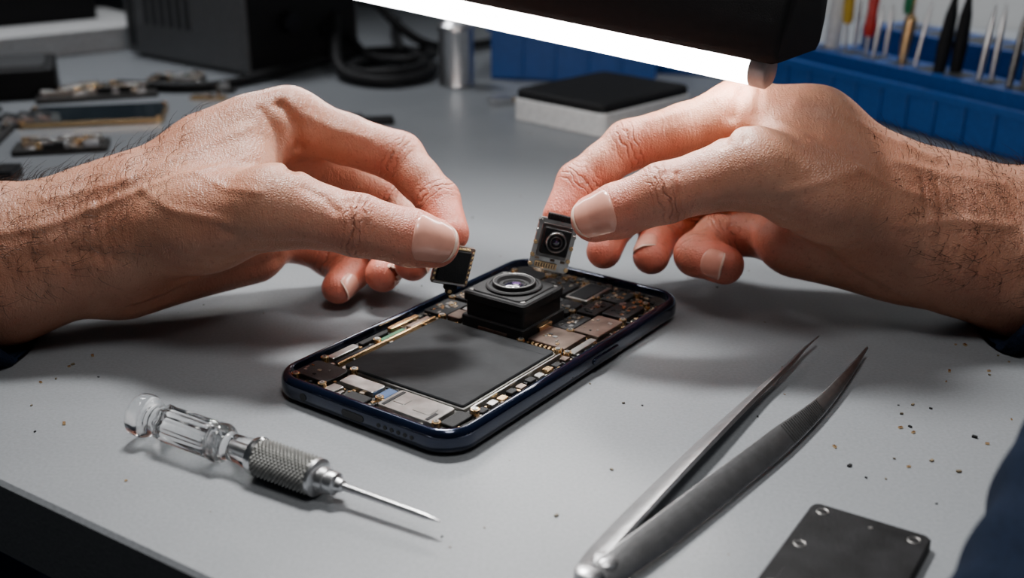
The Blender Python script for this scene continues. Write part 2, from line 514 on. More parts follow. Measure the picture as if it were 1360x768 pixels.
L_s = [
 ([(372,138),(392,163),(398,197),(388,225)], -.22, .22),
 ([(345,145),(368,178),(372,215)], -.07, .16),
 ([(170,240),(240,208),(330,170)], .07, .26),
 ([(120,278),(190,252),(260,230),(325,210)], .06, .2),
 ([(190,252),(230,280),(300,295)], .06, .17),
 ([(260,230),(300,250),(345,255)], .04, .15),
 ([(60,265),(110,255),(170,240)], .06, .22),
 ([(0,310),(60,300),(120,278)], .06, .2),
 ([(40,345),(110,335),(170,345)], -.06, .25),
 ([(225,335),(290,348),(350,335)], -.07, .25),
 ([(405,250),(428,262),(446,280)], -.06, .15),
 ([(462,266),(468,300),(464,330)], -.07, .09),
 ([(480,268),(486,300),(482,332)], -.07, .09),
 ([(472,276),(474,300)], .05, .12),
 ([(180,410),(240,388),(320,360),(370,345)], -.14, .3),
 ([(300,308),(350,322),(420,325)], -.05, .2),
 ([(410,155),(440,170),(490,185)], .05, .2),
 ([(130,265),(125,300),(135,350)], -.05, .12),
 ([(145,262),(140,300),(150,345)], -.03, .10),
]
hand('human_hand', L_palm, L_f, L_n, L_s, (-23, -11.5, 2800, 1), [(-28,378,38.6,3.6),(-160,385,38,4.2),(-420,420,36,5.0)])

R_palm = [
 ([(1520,335,41,2.7),(1370,305,41,2.25),(1260,280,41,2.0),(1200,268,41.2,1.83)], .6),
 ([(1520,395,40,2.6),(1370,368,40,2.2),(1260,335,40.3,1.93),(1190,325,40.8,1.68)], 1.4),
 ([(1200,262,41.2,1.78),(1080,175,41.6,1.43),(985,150,42,1.19)], 1.2),
 ([(1200,285,41.7,1.7),(1090,222,42.8,1.4),(1000,195,43.5,1.15)], 1.2),
 ([(1200,305,41.6,1.7),(1090,262,43,1.4),(1010,245,44,1.1)], 1.2),
 ([(1200,325,41.2,1.6),(1035,295,43.5,1.05)], 1.2),
 ([(1190,338,40.8,1.45),(1060,328,42.4,1.18)], 1.1),
 ([(1170,322,40.8,1.42),(1045,315,41.6,1.18)], 1.0),
 ([(1180,290,40,1.7),(1090,252,39.2,1.58),(1000,224,38.6,1.36)], 1.1),
 ([(1160,248,40.6,1.4),(1045,200,40.6,1.06)], 1.1),
]
R_f = [
 [(1000,224,38.6,1.30),(880,257,38.2,1.06),(820,280,38.4,.97),(790,290,38.6,.87)],
 [(985,150,42,1.15),(835,193,42.5,.95),(768,243,41.8,.81),(745,288,40.9,.71)],
 [(1000,195,43.5,1.08),(880,255,45,.91),(815,300,44,.79),(802,334,42.8,.71)],
 [(1010,245,44,1.03),(930,285,45.3,.90),(876,312,44.3,.82),(865,340,42.7,.75)],
 [(1035,300,43.2,1.08),(955,315,43.4,.96),(925,338,42.4,.86),(962,352,41.3,.77)],
]
R_n = [(0,(-.1,-.90,.44),.98,1.65,-.22),(3,(-.5,-.7,.3),.85,.95,-.05),(4,(-.05,-1,.15),.85,1.0,-.05)]
R_s = [
 ([(985,118),(972,155),(962,190)], -.17, .22),
 ([(1010,120),(1005,150),(990,185)], -.07, .16),
 ([(1240,210),(1150,170),(1060,135)], .08, .24),
 ([(1220,260),(1140,225),(1080,190),(1030,160)], .06, .2),
 ([(1140,225),(1090,243),(1040,255)], .05, .18),
 ([(1330,245),(1260,232),(1190,215)], .06, .22),
 ([(1340,300),(1270,292),(1200,300)], .05, .2),
 ([(900,230),(904,258),(900,288)], -.07, .09),
 ([(880,230),(884,262),(880,292)], -.07, .09),
 ([(892,238),(893,265)], .05, .12),
 ([(1180,390),(1120,358),(1050,310),(1000,285)], -.14, .3),
 ([(1060,290),(1010,275),(960,270)], -.07, .2),
 ([(1225,240),(1230,290),(1220,350)], -.05, .12),
 ([(1245,240),(1250,290),(1240,350)], -.03, .1),
 ([(950,130),(900,150),(860,160)], .05, .2),
]
hand('human_hand.001', R_palm, R_f, R_n, R_s, (13.0, 22.5, 2800, -1), [(1366,364,40.3,3.95),(1520,375,40,4.4),(1800,410,37,5.0)])

# jacket cuff close to the camera
fdp = chain_pts([(1665,520,24,2.9),(1520,690,20.5,2.8),(1415,900,17,2.6)])
P = np.array(fdp); fd = Field((P[:, :3]-P[:, 3:4]).min(0)-.6, (P[:, :3]+P[:, 3:4]).max(0)+.6, .15)
A = fd.blank(); fd.chain(A, fdp, .8); V, Q = fd.nets(A)
V = V+normals(V, Q)*(.10*np.sin(V[:,0]*2.3+V[:,2]*1.7)*np.sin(V[:,1]*1.9))[:, None]
V[:,2] = np.maximum(V[:,2], .03)
ob = bpy.data.objects.new('jacket_sleeve', np_mesh('jacket_sleeve', V, Q, ['navy'])); bpy.context.collection.objects.link(ob)

# ------------------------------------------------------------------ smartphone
ang = -radians(36.0)
PX = Matrix.Translation((-8.18, 34.02, 0)) @ Matrix.Rotation(ang, 4, 'Z')
W, L = 7.95, 14.65
b = B()
rings = []
for ins, z in ((.30,.0),(.10,.06),(.02,.18),(0,.32),(0,.58),(.03,.70),(.10,.79),(.17,.83),(.25,.84),(.31,.80),(.33,.50)):
    rings.append([(W/2+x, L/2+y, z+.02) for x, y in rrect(W-2*ins, L-2*ins, 1.15-ins*.9, 14)])
b.loft(rings, 'frame')
frame = b.make('frame', PX, ang=50)
b = B()
b.rprism(W/2, L/2, W-.7, L-.7, .8, .50, .56, 'pcb', .01, 10)
b.rprism(4.13, 4.65, 5.3, 5.3, .12, .5, .66, 'silver', .01)
b.rprism(4.13, 4.65, 5.15, 5.15, .12, .5, .75, 'batt', .03)
b.box(5.2,6.6,6.75,6.95,.75,.755,'batt')
occ = [(1.4,6.85,1.95,7.35),(2.3,5.2,7.4,10.15)]
def part(x0,x1,y0,y1,z,k,r=.06):
    b.rprism((x0+x1)/2,(y0+y1)/2,x1-x0,y1-y0,r,.54,z,k,.02,3); occ.append((x0,x1,y0,y1))
# near end
part(.5,2.0,.75,1.9,.74,'black',.2)
part(2.15,2.6,.5,1.0,.68,'silver')
part(2.25,3.75,1.1,1.75,.74,'silver',.1)
part(3.0,3.9,.45,.95,.66,'blackm'); part(3.85,4.25,1.1,1.8,.66,'bluef')
part(4.35,6.6,.62,1.85,.73,'silver',.12); part(4.35,4.9,.38,.6,.62,'copper')
part(6.7,7.25,.9,1.9,.68,'blackm',.1)
b.rprism(4.9,1.25,.5,.4,.05,.72,.745,'silver',.01); b.rprism(5.9,1.2,.7,.5,.05,.72,.745,'silver',.01)
b.box(4.5,4.62,.7,1.75,.72,.75,'blackm'); b.box(6.3,6.42,.7,1.2,.72,.75,'blackm')
# side rails
part(1.2,1.28,2.1,7.3,.72,'gold',.02)
part(.52,.85,2.3,3.6,.72,'silver'); part(.95,1.12,2.2,4.2,.66,'blackm')
part(.55,.8,3.8,5.2,.70,'blackm'); part(.9,1.1,4.5,5.8,.66,'green'); part(.5,.72,5.4,7.0,.72,'gold'); part(.9,1.1,6.0,7.2,.68,'copper')
part(6.92,7.00,2.1,7.2,.74,'silver',.02)
for i in range(10):
    part(7.1,7.38,2.2+i*.52,2.56+i*.52,.66+.04*(i%2),['blackm','silver','gold','blackm','copper'][i%5])
# upper board
part(.5,1.5,7.5,9.0,.72,'blackm'); part(1.6,2.2,7.55,8.3,.76,'copper'); part(1.6,2.25,8.45,10.2,.72,'silver')
part(.5,1.4,9.2,10.7,.76,'black'); part(5.3,6.9,7.55,9.0,.76,'copper',.08); part(5.3,6.1,9.15,10.6,.72,'blackm')
part(6.2,7.3,9.15,10.9,.76,'copper',.1); part(5.3,6.1,10.75,12.2,.76,'black'); part(6.2,7.25,11.1,12.6,.78,'black',.1)
part(2.4,3.7,10.3,11.2,.72,'blackm'); part(3.85,5.15,10.3,11.5,.78,'black',.1)
part(.6,2.2,11.0,12.4,.78,'silver',.12); part(.8,2.0,11.2,12.2,.80,'copper',.1); part(2.4,3.9,11.4,13.2,.74,'black',.1)
part(4.1,5.1,11.8,13.6,.76,'silver',.1); part(4.2,5.0,11.9,13.5,.79,'black',.06); part(5.3,6.2,12.5,13.7,.70,'blackm'); part(.9,2.2,12.6,13.6,.72,'black',.1)
part(7.05,7.35,7.5,9.0,.72,'silver')
# small soldered chips
n = 0
for _ in range(14000):
    x = random.uniform(.5, 7.4); y = random.uniform(.5, 14.0)
    w, l = random.choice([(.08,.14),(.14,.08),(.18,.1),(.10,.10),(.12,.22),(.22,.2),(.07,.07)])
    if (x < 1.1 or x > 6.7) and (y < 1.0 or y > 13.4): continue
    r = (x, x+w, y, y+l)
    if any(r[0]-.015 < o[1] and r[1]+.015 > o[0] and r[2]-.015 < o[3] and r[3]+.015 > o[2] for o in occ): continue
    occ.append(r); z = random.uniform(.59, .67)
    b.box(*r, .55, z, random.choice(['cer','gold','blackm','silver','gold','blackm'])); n += 1
    if n > 700: break
for x0,x1,y0,y1,z,nn in ((5.3,6.1,9.15,10.6,.72,22),(3.85,5.15,10.3,11.5,.78,20),(1.6,2.25,8.45,10.2,.72,20),(.5,1.5,7.5,9.0,.72,24),(.5,1.4,9.2,10.7,.76,22),(5.3,6.1,10.75,12.2,.76,22),(6.2,7.25,11.1,12.6,.78,24),(2.4,3.9,11.4,13.2,.74,30),(2.4,3.7,10.3,11.2,.72,22),(.5,2.0,.75,1.9,.74,6),(5.3,6.9,7.55,9.0,.76,8),(6.2,7.3,9.15,10.9,.76,6),(5.3,6.2,12.5,13.7,.70,16)):
    for _ in range(nn):
        x = random.uniform(x0+.08,x1-.25); y = random.uniform(y0+.08,y1-.25); s_ = random.uniform(.05,.16)
        b.box(x,x+s_,y,y+random.uniform(.05,.18),z-.02,z+.025,random.choice(['gold','cer','silver','steeld','blackm']))
ints = b.make('internals', PX, bevel=.008)
b = B()
for x, y in ((.75,.62),(2.1,2.0),(.62,2.1),(2.0,.6),(4.2,.95),(6.75,.7),(7.2,2.05),(1.05,4.3),(6.75,7.35),(7.15,7.35),(5.2,7.3),(1.5,7.4),(.62,9.1),(2.2,10.4),(1.5,10.85),(5.2,10.65),(6.15,9.05),(7.2,11.0),(4.0,13.5),(2.3,13.3),(.8,13.0),(7.1,12.9),(6.3,13.6),(5.2,12.35),(3.75,10.25)):
    b.cyl((x,y,.6),(x,y,.80),.15,.14,'gold',20); b.cyl((x,y,.78),(x,y,.83),.10,.09,'silver',16); b.cyl((x,y,.82),(x,y,.832),.04,.04,'black',8)
scr = b.make('screws', PX)
b = B()
b.rprism(0,0,.95,.26,.13,0,.03,'black',.01); usb = b.make('usb_port', PX @ Matrix.Translation((3.9,.0,.42)) @ Matrix.Rotation(pi/2,4,'X') @ Matrix.Translation((0,0,-.01)))  # solid black pill, the port's recess shade is put into its colour
b = B()
for i in range(6): b.cyl((5.0+i*.27,.06,.42),(5.0+i*.27,-.015,.42),.075,.075,'black',14)
b.cyl((1.7,.06,.42),(1.7,-.015,.42),.14,.14,'black',18)
holes = b.make('speaker_holes', PX)  # solid black discs, the shade inside the holes is only their colour
b = B(); b.rprism(0,0,1.7,.24,.12,0,.09,'frame',.03); b2 = b.make('side_button', PX @ Matrix.Translation((W-.02,8.6,.45)) @ Matrix.Rotation(pi/2,4,'Y') @ Matrix.Rotation(pi/2,4,'Z'))
b = B()
for i in range(9): b.box(1.75+i*.05,1.78+i*.05,9.0,9.9,.72,.74,'gold')
for i in range(7): b.box(5.4+i*.18,5.48+i*.18,7.38,7.5,.55,.72,'gold')
fx = b.make('contacts', PX)
group('smartphone', [frame, ints, scr, usb, holes, b2, fx])

# camera block seated in the phone
BX = PX @ Matrix.Translation((3.78, 8.8, .56))
b = B()
b.rprism(0,0,2.85,2.7,.12,0,.48,'blackm',.04)
b.rprism(.02,0,2.62,2.5,.15,.45,1.08,'black',.05)
b.rprism(0,.02,2.80,2.62,.2,1.06,1.40,'blackm',.06)
b.rprism(0,.02,2.35,2.25,.3,1.38,1.45,'blackm',.03)
for x,y in ((1.15,1.05),(-1.15,1.05),(1.15,-1.0),(-1.15,-1.0)): b.cyl((x,y,1.38),(x,y,1.425),.1,.09,'steeld',16)
b.box(1.25,1.55,-.5,.3,.1,.35,'gold'); b.box(-.6,.7,-1.4,-1.28,.05,.2,'copper')
b.lathe((0,.05,1.38),(0,0,1),[(0,1.05),(.14,1.05),(.18,1.0),(.18,.92),(.14,.90),(.14,.82),(.28,.80),(.30,.76),(.27,.64),(.15,.56),(.14,.48),(.18,.46),(.18,.42),(.12,.38),(.08,.30)],'blackm',64)
b.torus((0,.05,1.675),(0,0,1),.76,.012,'steeld',64)
b.lathe((0,.05,1.46),(0,0,1),[(0,.38),(.04,.36),(.08,.28),(.105,.16),(.11,.02)],'lens',48)
b.lathe((.05,.1,1.558),(0,0,1),[(0,.17),(.014,.13),(.02,.02)],'lensp',32)
cb = b.make('body', BX, bevel=.01)
group('camera_module', [cb])

# ------------------------------------------------------------------ held parts
def frame_at(c, right, up):
    r = Vector(right).normalized(); u = Vector(up); u = (u-r*u.dot(r)).normalized(); n = r.cross(u)
    X = Matrix((( r.x,u.x,n.x,c.x),(r.y,u.y,n.y,c.y),(r.z,u.z,n.z,c.z),(0,0,0,1)))
    return X
b = B()
b.rprism(0,0,1.5,1.98,.1,-.12,.0,'silver',.02)
b.rprism(0,.15,1.16,1.3,.08,-.1,.04,'steeld',.02)
b.rprism(.02,.18,1.04,1.04,.08,0,.26,'black',.04)
b.lathe((.02,.18,.25),(0,0,1),[(0,.42),(.06,.42),(.09,.39),(.09,.33),(.04,.31),(.04,.25),(.08,.24),(.08,.19),(.02,.17)],'black',40)
b.torus((.02,.18,.345),(0,0,1),.36,.025,'silver',40); b.torus((.02,.18,.33),(0,0,1),.215,.015,'steeld',32)
b.lathe((.02,.18,.27),(0,0,1),[(0,.17),(.03,.14),(.045,.07),(.05,.01)],'lens',32)
b.cyl((.03,.21,.315),(.03,.21,.325),.05,.03,'lensp',12)
b.rprism(-.12,-.80,.85,.22,.03,0,.08,'gold',.01)
for i in range(8): b.box(-.5+i*.1,-.45+i*.1,-.88,-.72,.07,.1,'copper')
for x in (-.69,.69):
    for y in (-.85,-.5,0,.45,.85): b.cyl((x,y,-.06),(x,y,.05),.09,.08,'gold' if y < .3 else 'silver',14)
for x in (-.5,.1,.5): b.box(x-.08,x+.08,-.62,-.54,0,.07,'cer')
b.rprism(.05,1.08,1.05,.26,.04,-.1,.08,'black',.02)
for i in range(9): b.box(-.42+i*.11,-.37+i*.11,.98,1.18,.07,.12,'blackm')
c = at(735,326,40.1)
rm = b.make('module', frame_at(c, (.97,.05,-.24), (.20,.10,.97)), bevel=.008)
group('camera_module.001', [rm])
b = B()
b.rprism(0,0,1.40,1.5,.1,-.14,.0,'copper',.02)
b.rprism(0,0,1.12,1.2,.06,-.05,.10,'black',.03)
for s_ in (-1,1):
    for i in range(7): b.box(s_*.63-.04,s_*.63+.04,-.6+i*.19,-.5+i*.19,-.02,.04,'gold')
b.box(-.5,.5,.63,.70,0,.05,'gold'); b.box(-.6,.6,-.71,-.64,0,.03,'silver')
b.rprism(.1,-.82,.5,.22,.08,-.12,.02,'blackm',.02); b.cyl((.1,-.98,-.1),(.1,-.98,.03),.16,.15,'black',16); b.cyl((.1,-.98,.02),(.1,-.98,.04),.08,.08,'gold',16)
c = at(602,353,38.15)
lm = b.make('module', frame_at(c, (.90,.30,-.26), (.30,.10,.92)), bevel=.008)
group('sensor_module', [lm])

# ------------------------------------------------------------------ screwdriver
p0 = Vector((-11.6, 31.3, .73)); p1 = Vector((-1.9, 25.65, .45)); d = (p1-p0); Ls = d.length; d.normalize()
b = B()
b.lathe(p0, d, [(0,.45),(.04,.60),(.12,.68),(.38,.69),(.50,.64),(.56,.50),(.66,.40),(.80,.40),(.95,.50),(1.1,.53)], 'clear', 48)
b.lathe(p0, d, [(1.1,.53),(1.2,.60),(3.1,.60),(3.2,.54)], 'clear', 64, flute=.14, nf=8)
b.lathe(p0, d, [(3.2,.54),(3.28,.60),(3.5,.61),(3.62,.56),(3.7,.45),(3.9,.41),(4.4,.43),(4.75,.50),(4.9,.52)], 'clear', 48)
hd = b.make('handle', ang=60)
b = B()
b.lathe(p0, d, [(3.9,.13),(5.0,.13)], 'steel', 16)
b.lathe(p0, d, [(4.78,.42),(4.80,.56),(4.93,.58),(5.0,.53)], 'chrome', 40)
b.lathe(p0, d, [(7.0,.5),(7.04,.56),(7.14,.56),(7.2,.46),(7.22,.36),(7.45,.36),(7.47,.30),(7.55,.30),(7.57,.34),(7.76,.33),(7.82,.22),(7.98,.18),(8.03,.11),(Ls-1.0,.095),(Ls-.5,.09),(Ls-.05,.03),(Ls,.015)], 'steel', 32)
sh = b.make('shaft', ang=28)
# knurled collar: raised diamonds
b = B(); x, y, dd = basis(d); rings = []
NK, NR = 42, 30
for i in range(NR+1):
    t = 5.0+2.0*i/NR; ring = []
    for j in range(NK):
        a = 2*pi*j/NK; r = .555+(.035 if (i+j) % 2 else -.03)
        if i in (0, NR): r = .52
        ring.append(p0+d*t+x*r*cos(a)+y*r*sin(a))
    rings.append(ring)
vs = [p for r in rings for p in r]; fs = []
for i in range(NR):
    for j in range(NK):
        a, b_, c_, d_ = i*NK+j, i*NK+(j+1)%NK, (i+1)*NK+(j+1)%NK, (i+1)*NK+j
        if (i+j) % 2: fs += [(a, b_, d_), (b_, c_, d_)]
        else: fs += [(a, b_, c_), (a, c_, d_)]
b.add(vs, fs, 'knurl')
kn = b.make('knurled_collar', ang=8)
group('precision_screwdriver', [hd, sh, kn])

# ------------------------------------------------------------------ tweezers
def strip(b, pts, ws, zs, th, leans, k):
    n = len(pts); rings = []
    P = [Vector((p[0], p[1], 0)) for p in pts]
    out = []
    for i in range(n-1):
        a = P[max(i-1,0)]; p_ = P[i]; q = P[i+1]; e = P[min(i+2,n-1)]
        for s_ in range(8):
            t = s_/8
            v = .5*((2*p_)+(q-a)*t+(2*a-5*p_+4*q-e)*t*t+(3*p_-a-3*q+e)*t**3)
            out.append((v, ws[i]+(ws[i+1]-ws[i])*t, zs[i]+(zs[i+1]-zs[i])*t))
    out.append((P[-1], ws[-1], zs[-1]))
    for i, (v, w, z) in enumerate(out):
        lean = leans[0]+(leans[1]-leans[0])*i/(len(out)-1)
        tg = (out[min(i+1,len(out)-1)][0]-out[max(i-1,0)][0]).normalized()
        side = Vector((-tg.y, tg.x, 0)); wd = (side*sin(lean)+Vector((0,0,1))*cos(lean)); nn = tg.cross(wd)
        t2 = th if w > .3 else th*max(.4, w/.3)
        c = Vector((v.x, v.y, z)); h = w/2; e = min(.03, h*.4)
        rings.append([c+wd*(-h+e)+nn*t2/2, c+wd*(h-e)+nn*t2/2, c+wd*h+nn*(t2/2-e*.6), c+wd*h-nn*(t2/2-e*.6), c+wd*(h-e)-nn*t2/2, c+wd*(-h+e)-nn*t2/2, c-wd*h-nn*(t2/2-e*.6), c-wd*h+nn*(t2/2-e*.6)])
    b.loft(rings, k)
    return out
b = B()
le = (-radians(66), -radians(45))
strip(b, [(1.85,23.6),(2.35,24.6),(3.73,26.84),(5.93,30.25),(8.1,33.5),(9.6,35.6),(10.4,36.8),(11.2,37.9)], [.7,.84,.86,.76,.46,.28,.18,.09], [.34,.34,.34,.34,.32,.36,.42,.45], .16, le, 'steelt')
lr = (radians(60), radians(38))
o2 = strip(b, [(2.2,23.4),(3.3,24.5),(5.62,27.2),(8.1,30.15),(9.9,32.5),(11.4,34.8),(12.1,35.9),(12.7,36.9)], [.72,.86,.88,.80,.52,.30,.19,.09], [.38,.40,.42,.42,.36,.36,.42,.45], .16, lr, 'steelt')
b.lathe((1.85,23.4,.12),(.1,.1,1),[(0,.28),(.05,.35),(.36,.35),(.44,.25)],'steelt',28)
b.lathe((2.3,23.85,.12),(.0,.0,1),[(0,.32),(.40,.34),(.48,.24)],'steelt',28)
for i in range(25, 32):
    for f in (0, .33, .66):
        v = o2[i][0].lerp(o2[i+1][0], f); w = o2[i][1]; z = o2[i][2]; tg = (o2[i+1][0]-o2[i][0]).normalized()
        lean = lr[0]+(lr[1]-lr[0])*i/(len(o2)-1)
        side = Vector((-tg.y,tg.x,0)); wd = side*sin(lean)+Vector((0,0,1))*cos(lean); nn = tg.cross(wd)
        c = Vector((v.x,v.y,z))
        for sg in (1,-1):
            q = c+nn*sg*.078
            b.cyl(q-wd*w*.42, q+wd*w*.42, .024, .024, 'steeld', 6)
tw = b.make('arms', ang=40)
group('tweezers', [tw])

# ------------------------------------------------------------------ black bracket plate
e1 = Vector((2.7,-1.75,0)).normalized(); a2 = atan2(e1.y, e1.x)
CX = Matrix.Translation((8.3, 26.85, 0)) @ Matrix.Rotation(a2, 4, 'Z')
b = B()
b.rprism(1.6,-3.4,3.2,6.8,.25,.02,.34,'plate',.05,8)
b.rprism(1.6,-4.6,2.4,2.8,.3,.33,.37,'plate',.02,6)
for x,y in ((.38,-.4),(2.82,-.45),(.38,-2.2),(2.82,-2.8),(.38,-4.2),(2.82,-5.2)):
    b.torus((x,y,.34),(0,0,1),.15,.015,'steeld',28); b.cyl((x,y,.3),(x,y,.343),.14,.14,'black',20)
b.cyl((1.7,-.5,.33),(1.7,-.5,.36),.06,.06,'steeld',12)
pl = b.make('plate', CX); group('metal_bracket', [pl])

# ------------------------------------------------------------------ bench lamp
E1 = at(1003,91,40.3); E2 = at(500,-14,50.5); ax = (E2-E1).normalized(); E3 = E2+ax*12
upv = Vector((0,0,1)); side = ax.cross(upv).normalized()
if side.y < 0: side = -side
un = side.cross(ax); un = un if un.z > 0 else -un
def ring(c, pts): return [c+side*p+un*q for p, q in pts]
b = B()
arc = [(.60*cos(radians(a)), .60*sin(radians(a))) for a in range(0, 360, 15)]
b.loft([ring(E1, arc), ring(E3, arc)], 'tube', True, True)
tubeo = b.make('diffuser_tube', ang=50)
b = B()
arc2 = [(.64*cos(radians(a)), .64*sin(radians(a))) for a in range(0, 360, 15)]
b.loft([ring(E1-ax*.6, [(x*.85,y*.85) for x,y in arc2]), ring(E1-ax*.5, arc2), ring(E1+ax*.02, arc2)], 'cap')
capo = b.make('tube_cap', ang=50)
b = B()
prof = [(-.75,.42),(-.85,.7),(-.8,1.8),(-.4,3.2),(.4,4.3),(1.5,4.9),(2.6,4.6),(3.2,3.4),(3.4,1.6),(3.3,.7),(3.0,.42)]
prof = prof[::-1]
b.loft([ring(E1-ax*1.05, [(x*.93+.1,y*.9+.1) for x,y in prof]), ring(E1-ax*.85, prof), ring(E3+ax*1.5, prof)], 'blackm')
hous = b.make('housing', ang=50)
arm = tube('support_arm', [E3+ax*1+side*2+un*3, E3+ax*4+side*2+un*6, Vector((-34,60,26)), Vector((-60,70,36)), Vector((-84,74,28)), Vector((-85,74,.8))], .7, 'blackm')
b = B(); b.cyl((-85,74,0.02),(-85,74,1.6),4.2,4.0,'blackm',32); base = b.make('lamp_base')
group('bench_lamp', [hous, tubeo, capo, arm, base])

# ------------------------------------------------------------------ background
def yaw_box(b, c, yaw, w, l, z0, z1, k, r=.2, ch=.08):
    X = Matrix.Translation((c[0], c[1], 0)) @ Matrix.Rotation(yaw, 4, 'Z')
    bb = B(); bb.rprism(0,0,w,l,r,z0,z1,k,ch)
    b.add([X @ Vector(v) for v in bb.v], bb.f, k)
b = B(); yw = radians(-44)
yaw_box(b, (6.2,76.5), yw, 8.0, 9.5, .05, 1.5, 'white', .5)
yaw_box(b, (6.2,76.5), yw, 7.8, 9.3, 1.5, 2.1, 'blackm', .5, .15)
group('power_adapter_box', [b.make('case')])
yw = radians(-40)
X = Matrix.Translation((-21.2,91,0)) @ Matrix.Rotation(yw,4,'Z')
bb = B(); bb.box(-17,0,0,12,.3,13,'grey'); bb.box(.0,.15,.3,11.7,.5,12.6,'blackm')
for i in range(6): bb.box(-14+i*1.2,-13.4+i*1.2,-.05,0,3,8,'greyd')
bb.box(-16.6,-15.6,-.06,0,1,12.5,'greyd')
bb.cyl((.15,4,4),(1.2,4,4),.9,.8,'black'); bb.cyl((.15,8,3),(1.0,8,3),.6,.5,'black')
for x in (-16,-1):
    for y in (1,11): bb.cyl((x,y,0.01),(x,y,.32),.5,.5,'black')
group('power_supply_unit', [bb.make('case', X, bevel=.12)])
b = B(); yaw_box(b, (-47,104), radians(40), 26, 14, .05, 2.2, 'white', .6, .15); group('instrument_tray', [b.make('tray')])
b = B(); yaw_box(b, (-49,107), radians(40), 18, 9, 2.2, 6.5, 'blackm', .6, .2); yaw_box(b, (-49,107), radians(40), 14, 6, 6.5, 7.2, 'greyd', .6, .2); group('black_instrument', [b.make('case')])
b = B(); b.lathe((-4.3,88,0.01),(0,0,1),[(0,1.3),(.1,1.4),(.3,1.35),(4.2,1.35),(4.3,1.42),(4.6,1.4),(5.0,.9),(6.8,.8),(7.0,.5)],'steel',36); group('solvent_can', [b.make('can')])
def bin_(name, c, yaw, w, l, h, t=.25, ribs=True, z=0.02):
    X = Matrix.Translation((c[0], c[1], z)) @ Matrix.Rotation(yaw, 4, 'Z'); b = B()
    b.box(-w/2,w/2,-l/2,l/2,0,t,'bluep')
    b.box(-w/2,w/2,-l/2,-l/2+t,0,h,'bluep'); b.box(-w/2,w/2,l/2-t,l/2,0,h,'bluep')
    b.box(-w/2,-w/2+t,-l/2+t,l/2-t,0,h,'bluep'); b.box(w/2-t,w/2,-l/2+t,l/2-t,0,h,'bluep')
    b.box(-w/2-.3,w/2+.3,-l/2-.3,-l/2,h-.5,h,'bluep'); b.box(-w/2-.3,w/2+.3,l/2,l/2+.3,h-.5,h,'bluep')
    b.box(-w/2-.3,-w/2,-l/2,l/2,h-.5,h,'bluep'); b.box(w/2,w/2+.3,-l/2,l/2,h-.5,h,'bluep')
    if ribs:
        n = int(w/2.2)
        for i in range(1, n): b.box(-w/2+i*w/n-.08,-w/2+i*w/n+.08,-l/2-.18,-l/2,0,h-.5,'bluep')
        n = int(l/2.2)
        for i in range(1, n): b.box(-w/2-.18,-w/2,-l/2+i*l/n-.08,-l/2+i*l/n+.08,0,h-.5,'bluep')
    return b.make(name, X, bevel=.05)
group('parts_bin', [bin_('bin', (5.5,93.5), radians(-10), 13, 9, 4.3)])
group('parts_bin.001', [bin_('bin', (16,96), radians(-20), 9, 9, 3.2)])
group('parts_bin.002', [bin_('bin', (21.5,103), radians(-30), 7, 8, 6.5)])
# tool rack: a bin with a raised slotted block; tools are parts standing in its slots
yw = atan2(-19.0, 9.6); ctr = Vector((26.7,70.5,0))+Vector((.893,.45,0))*6.5
tb = bin_('bin', (ctr.x,ctr.y), yw, 33, 13, 2.9)
b = B(); X = Matrix.Translation((ctr.x,ctr.y,0)) @ Matrix.Rotation(yw,4,'Z')
b.box(-15.5,15.5,-4.9,-1.6,.3,3.5,'bluep')
for i in range(12): b.box(-14.6+i*2.5,-13+i*2.5,-4.2,-2.4,3.5,3.53,'greyd')
b.box(-15.5,15.5,1.5,5.8,.3,4.6,'bluep')
for i in range(9): b.box(-14+i*3.4,-11.4+i*3.4,2.1,5.2,4.6,4.63,'greyd')
rk = b.make('rack', X, bevel=.06)
kids = [tb, rk]
def rack_tool(name, x, prof_mats, tilt=(0,0), sy=-3.3, z=3.45):
    P0 = X @ Vector((x, sy, z))
    dd = Vector((tilt[0], tilt[1], 1)).normalized(); b = B()
    for prof, k in prof_mats: b.lathe(P0, dd, prof, k, 20)
    kids.append(b.make(name))
def plier(name, x, k1, top, r, sp, sy=-3.3):
    P0 = X @ Vector((x, sy, 3.45)); b = B()
    for s_ in (-1, 1):
        b.lathe(P0+Vector((s_*sp*.5,0,0)), (-s_*sp*.02+.07,0,1), [(0,r*.8),(top*.35,r),(top*.7,r*.8),(top*.93,r*.35),(top,r*.1)], k1, 14)
    kids.append(b.make(name))
rack_tool('marker_pen', -13.4, [([(0,.5),(.4,.55),(3.9,.5),(4.6,.2)],'white')], (.06,0))
rack_tool('driver_yellow', -12.0, [([(0,.12),(2.2,.12)],'steel'),([(2.0,.3),(2.4,.4),(10,.42),(10.3,.3)],'yellow')], (-.01,0))
rack_tool('driver_green', -13.0, [([(0,.12),(1.2,.12)],'steel'),([(1.0,.3),(1.4,.4),(9,.42),(9.3,.3)],'greenp')], (.05,0), 3.4, 4.6)
rack_tool('driver_red', -9.9, [([(0,.15),(1.6,.2)],'steel'),([(1.4,.35),(2.0,.45),(3,.35),(7.5,.55),(9,.5)],'red')], (.05,0))
rack_tool('brass_probe', -6.4, [([(0,.3),(1.6,.42),(3.0,.42),(3.4,.12),(4.6,.08)],'gold')], (.09,0))
rack_tool('steel_pick', -5.2, [([(0,.14),(3.2,.12),(4.4,.04)],'steel')], (.14,0))
plier('needle_nose_pliers', -2.4, 'blackm', 5.3, .48, 1.1)
plier('fine_tweezers', .7, 'steel', 4.8, .22, .8)
plier('coarse_tweezers', 3.1, 'steeld', 5.2, .26, .9)
plier('bent_tweezers', -8.6, 'steel', 3.8, .2, .8)
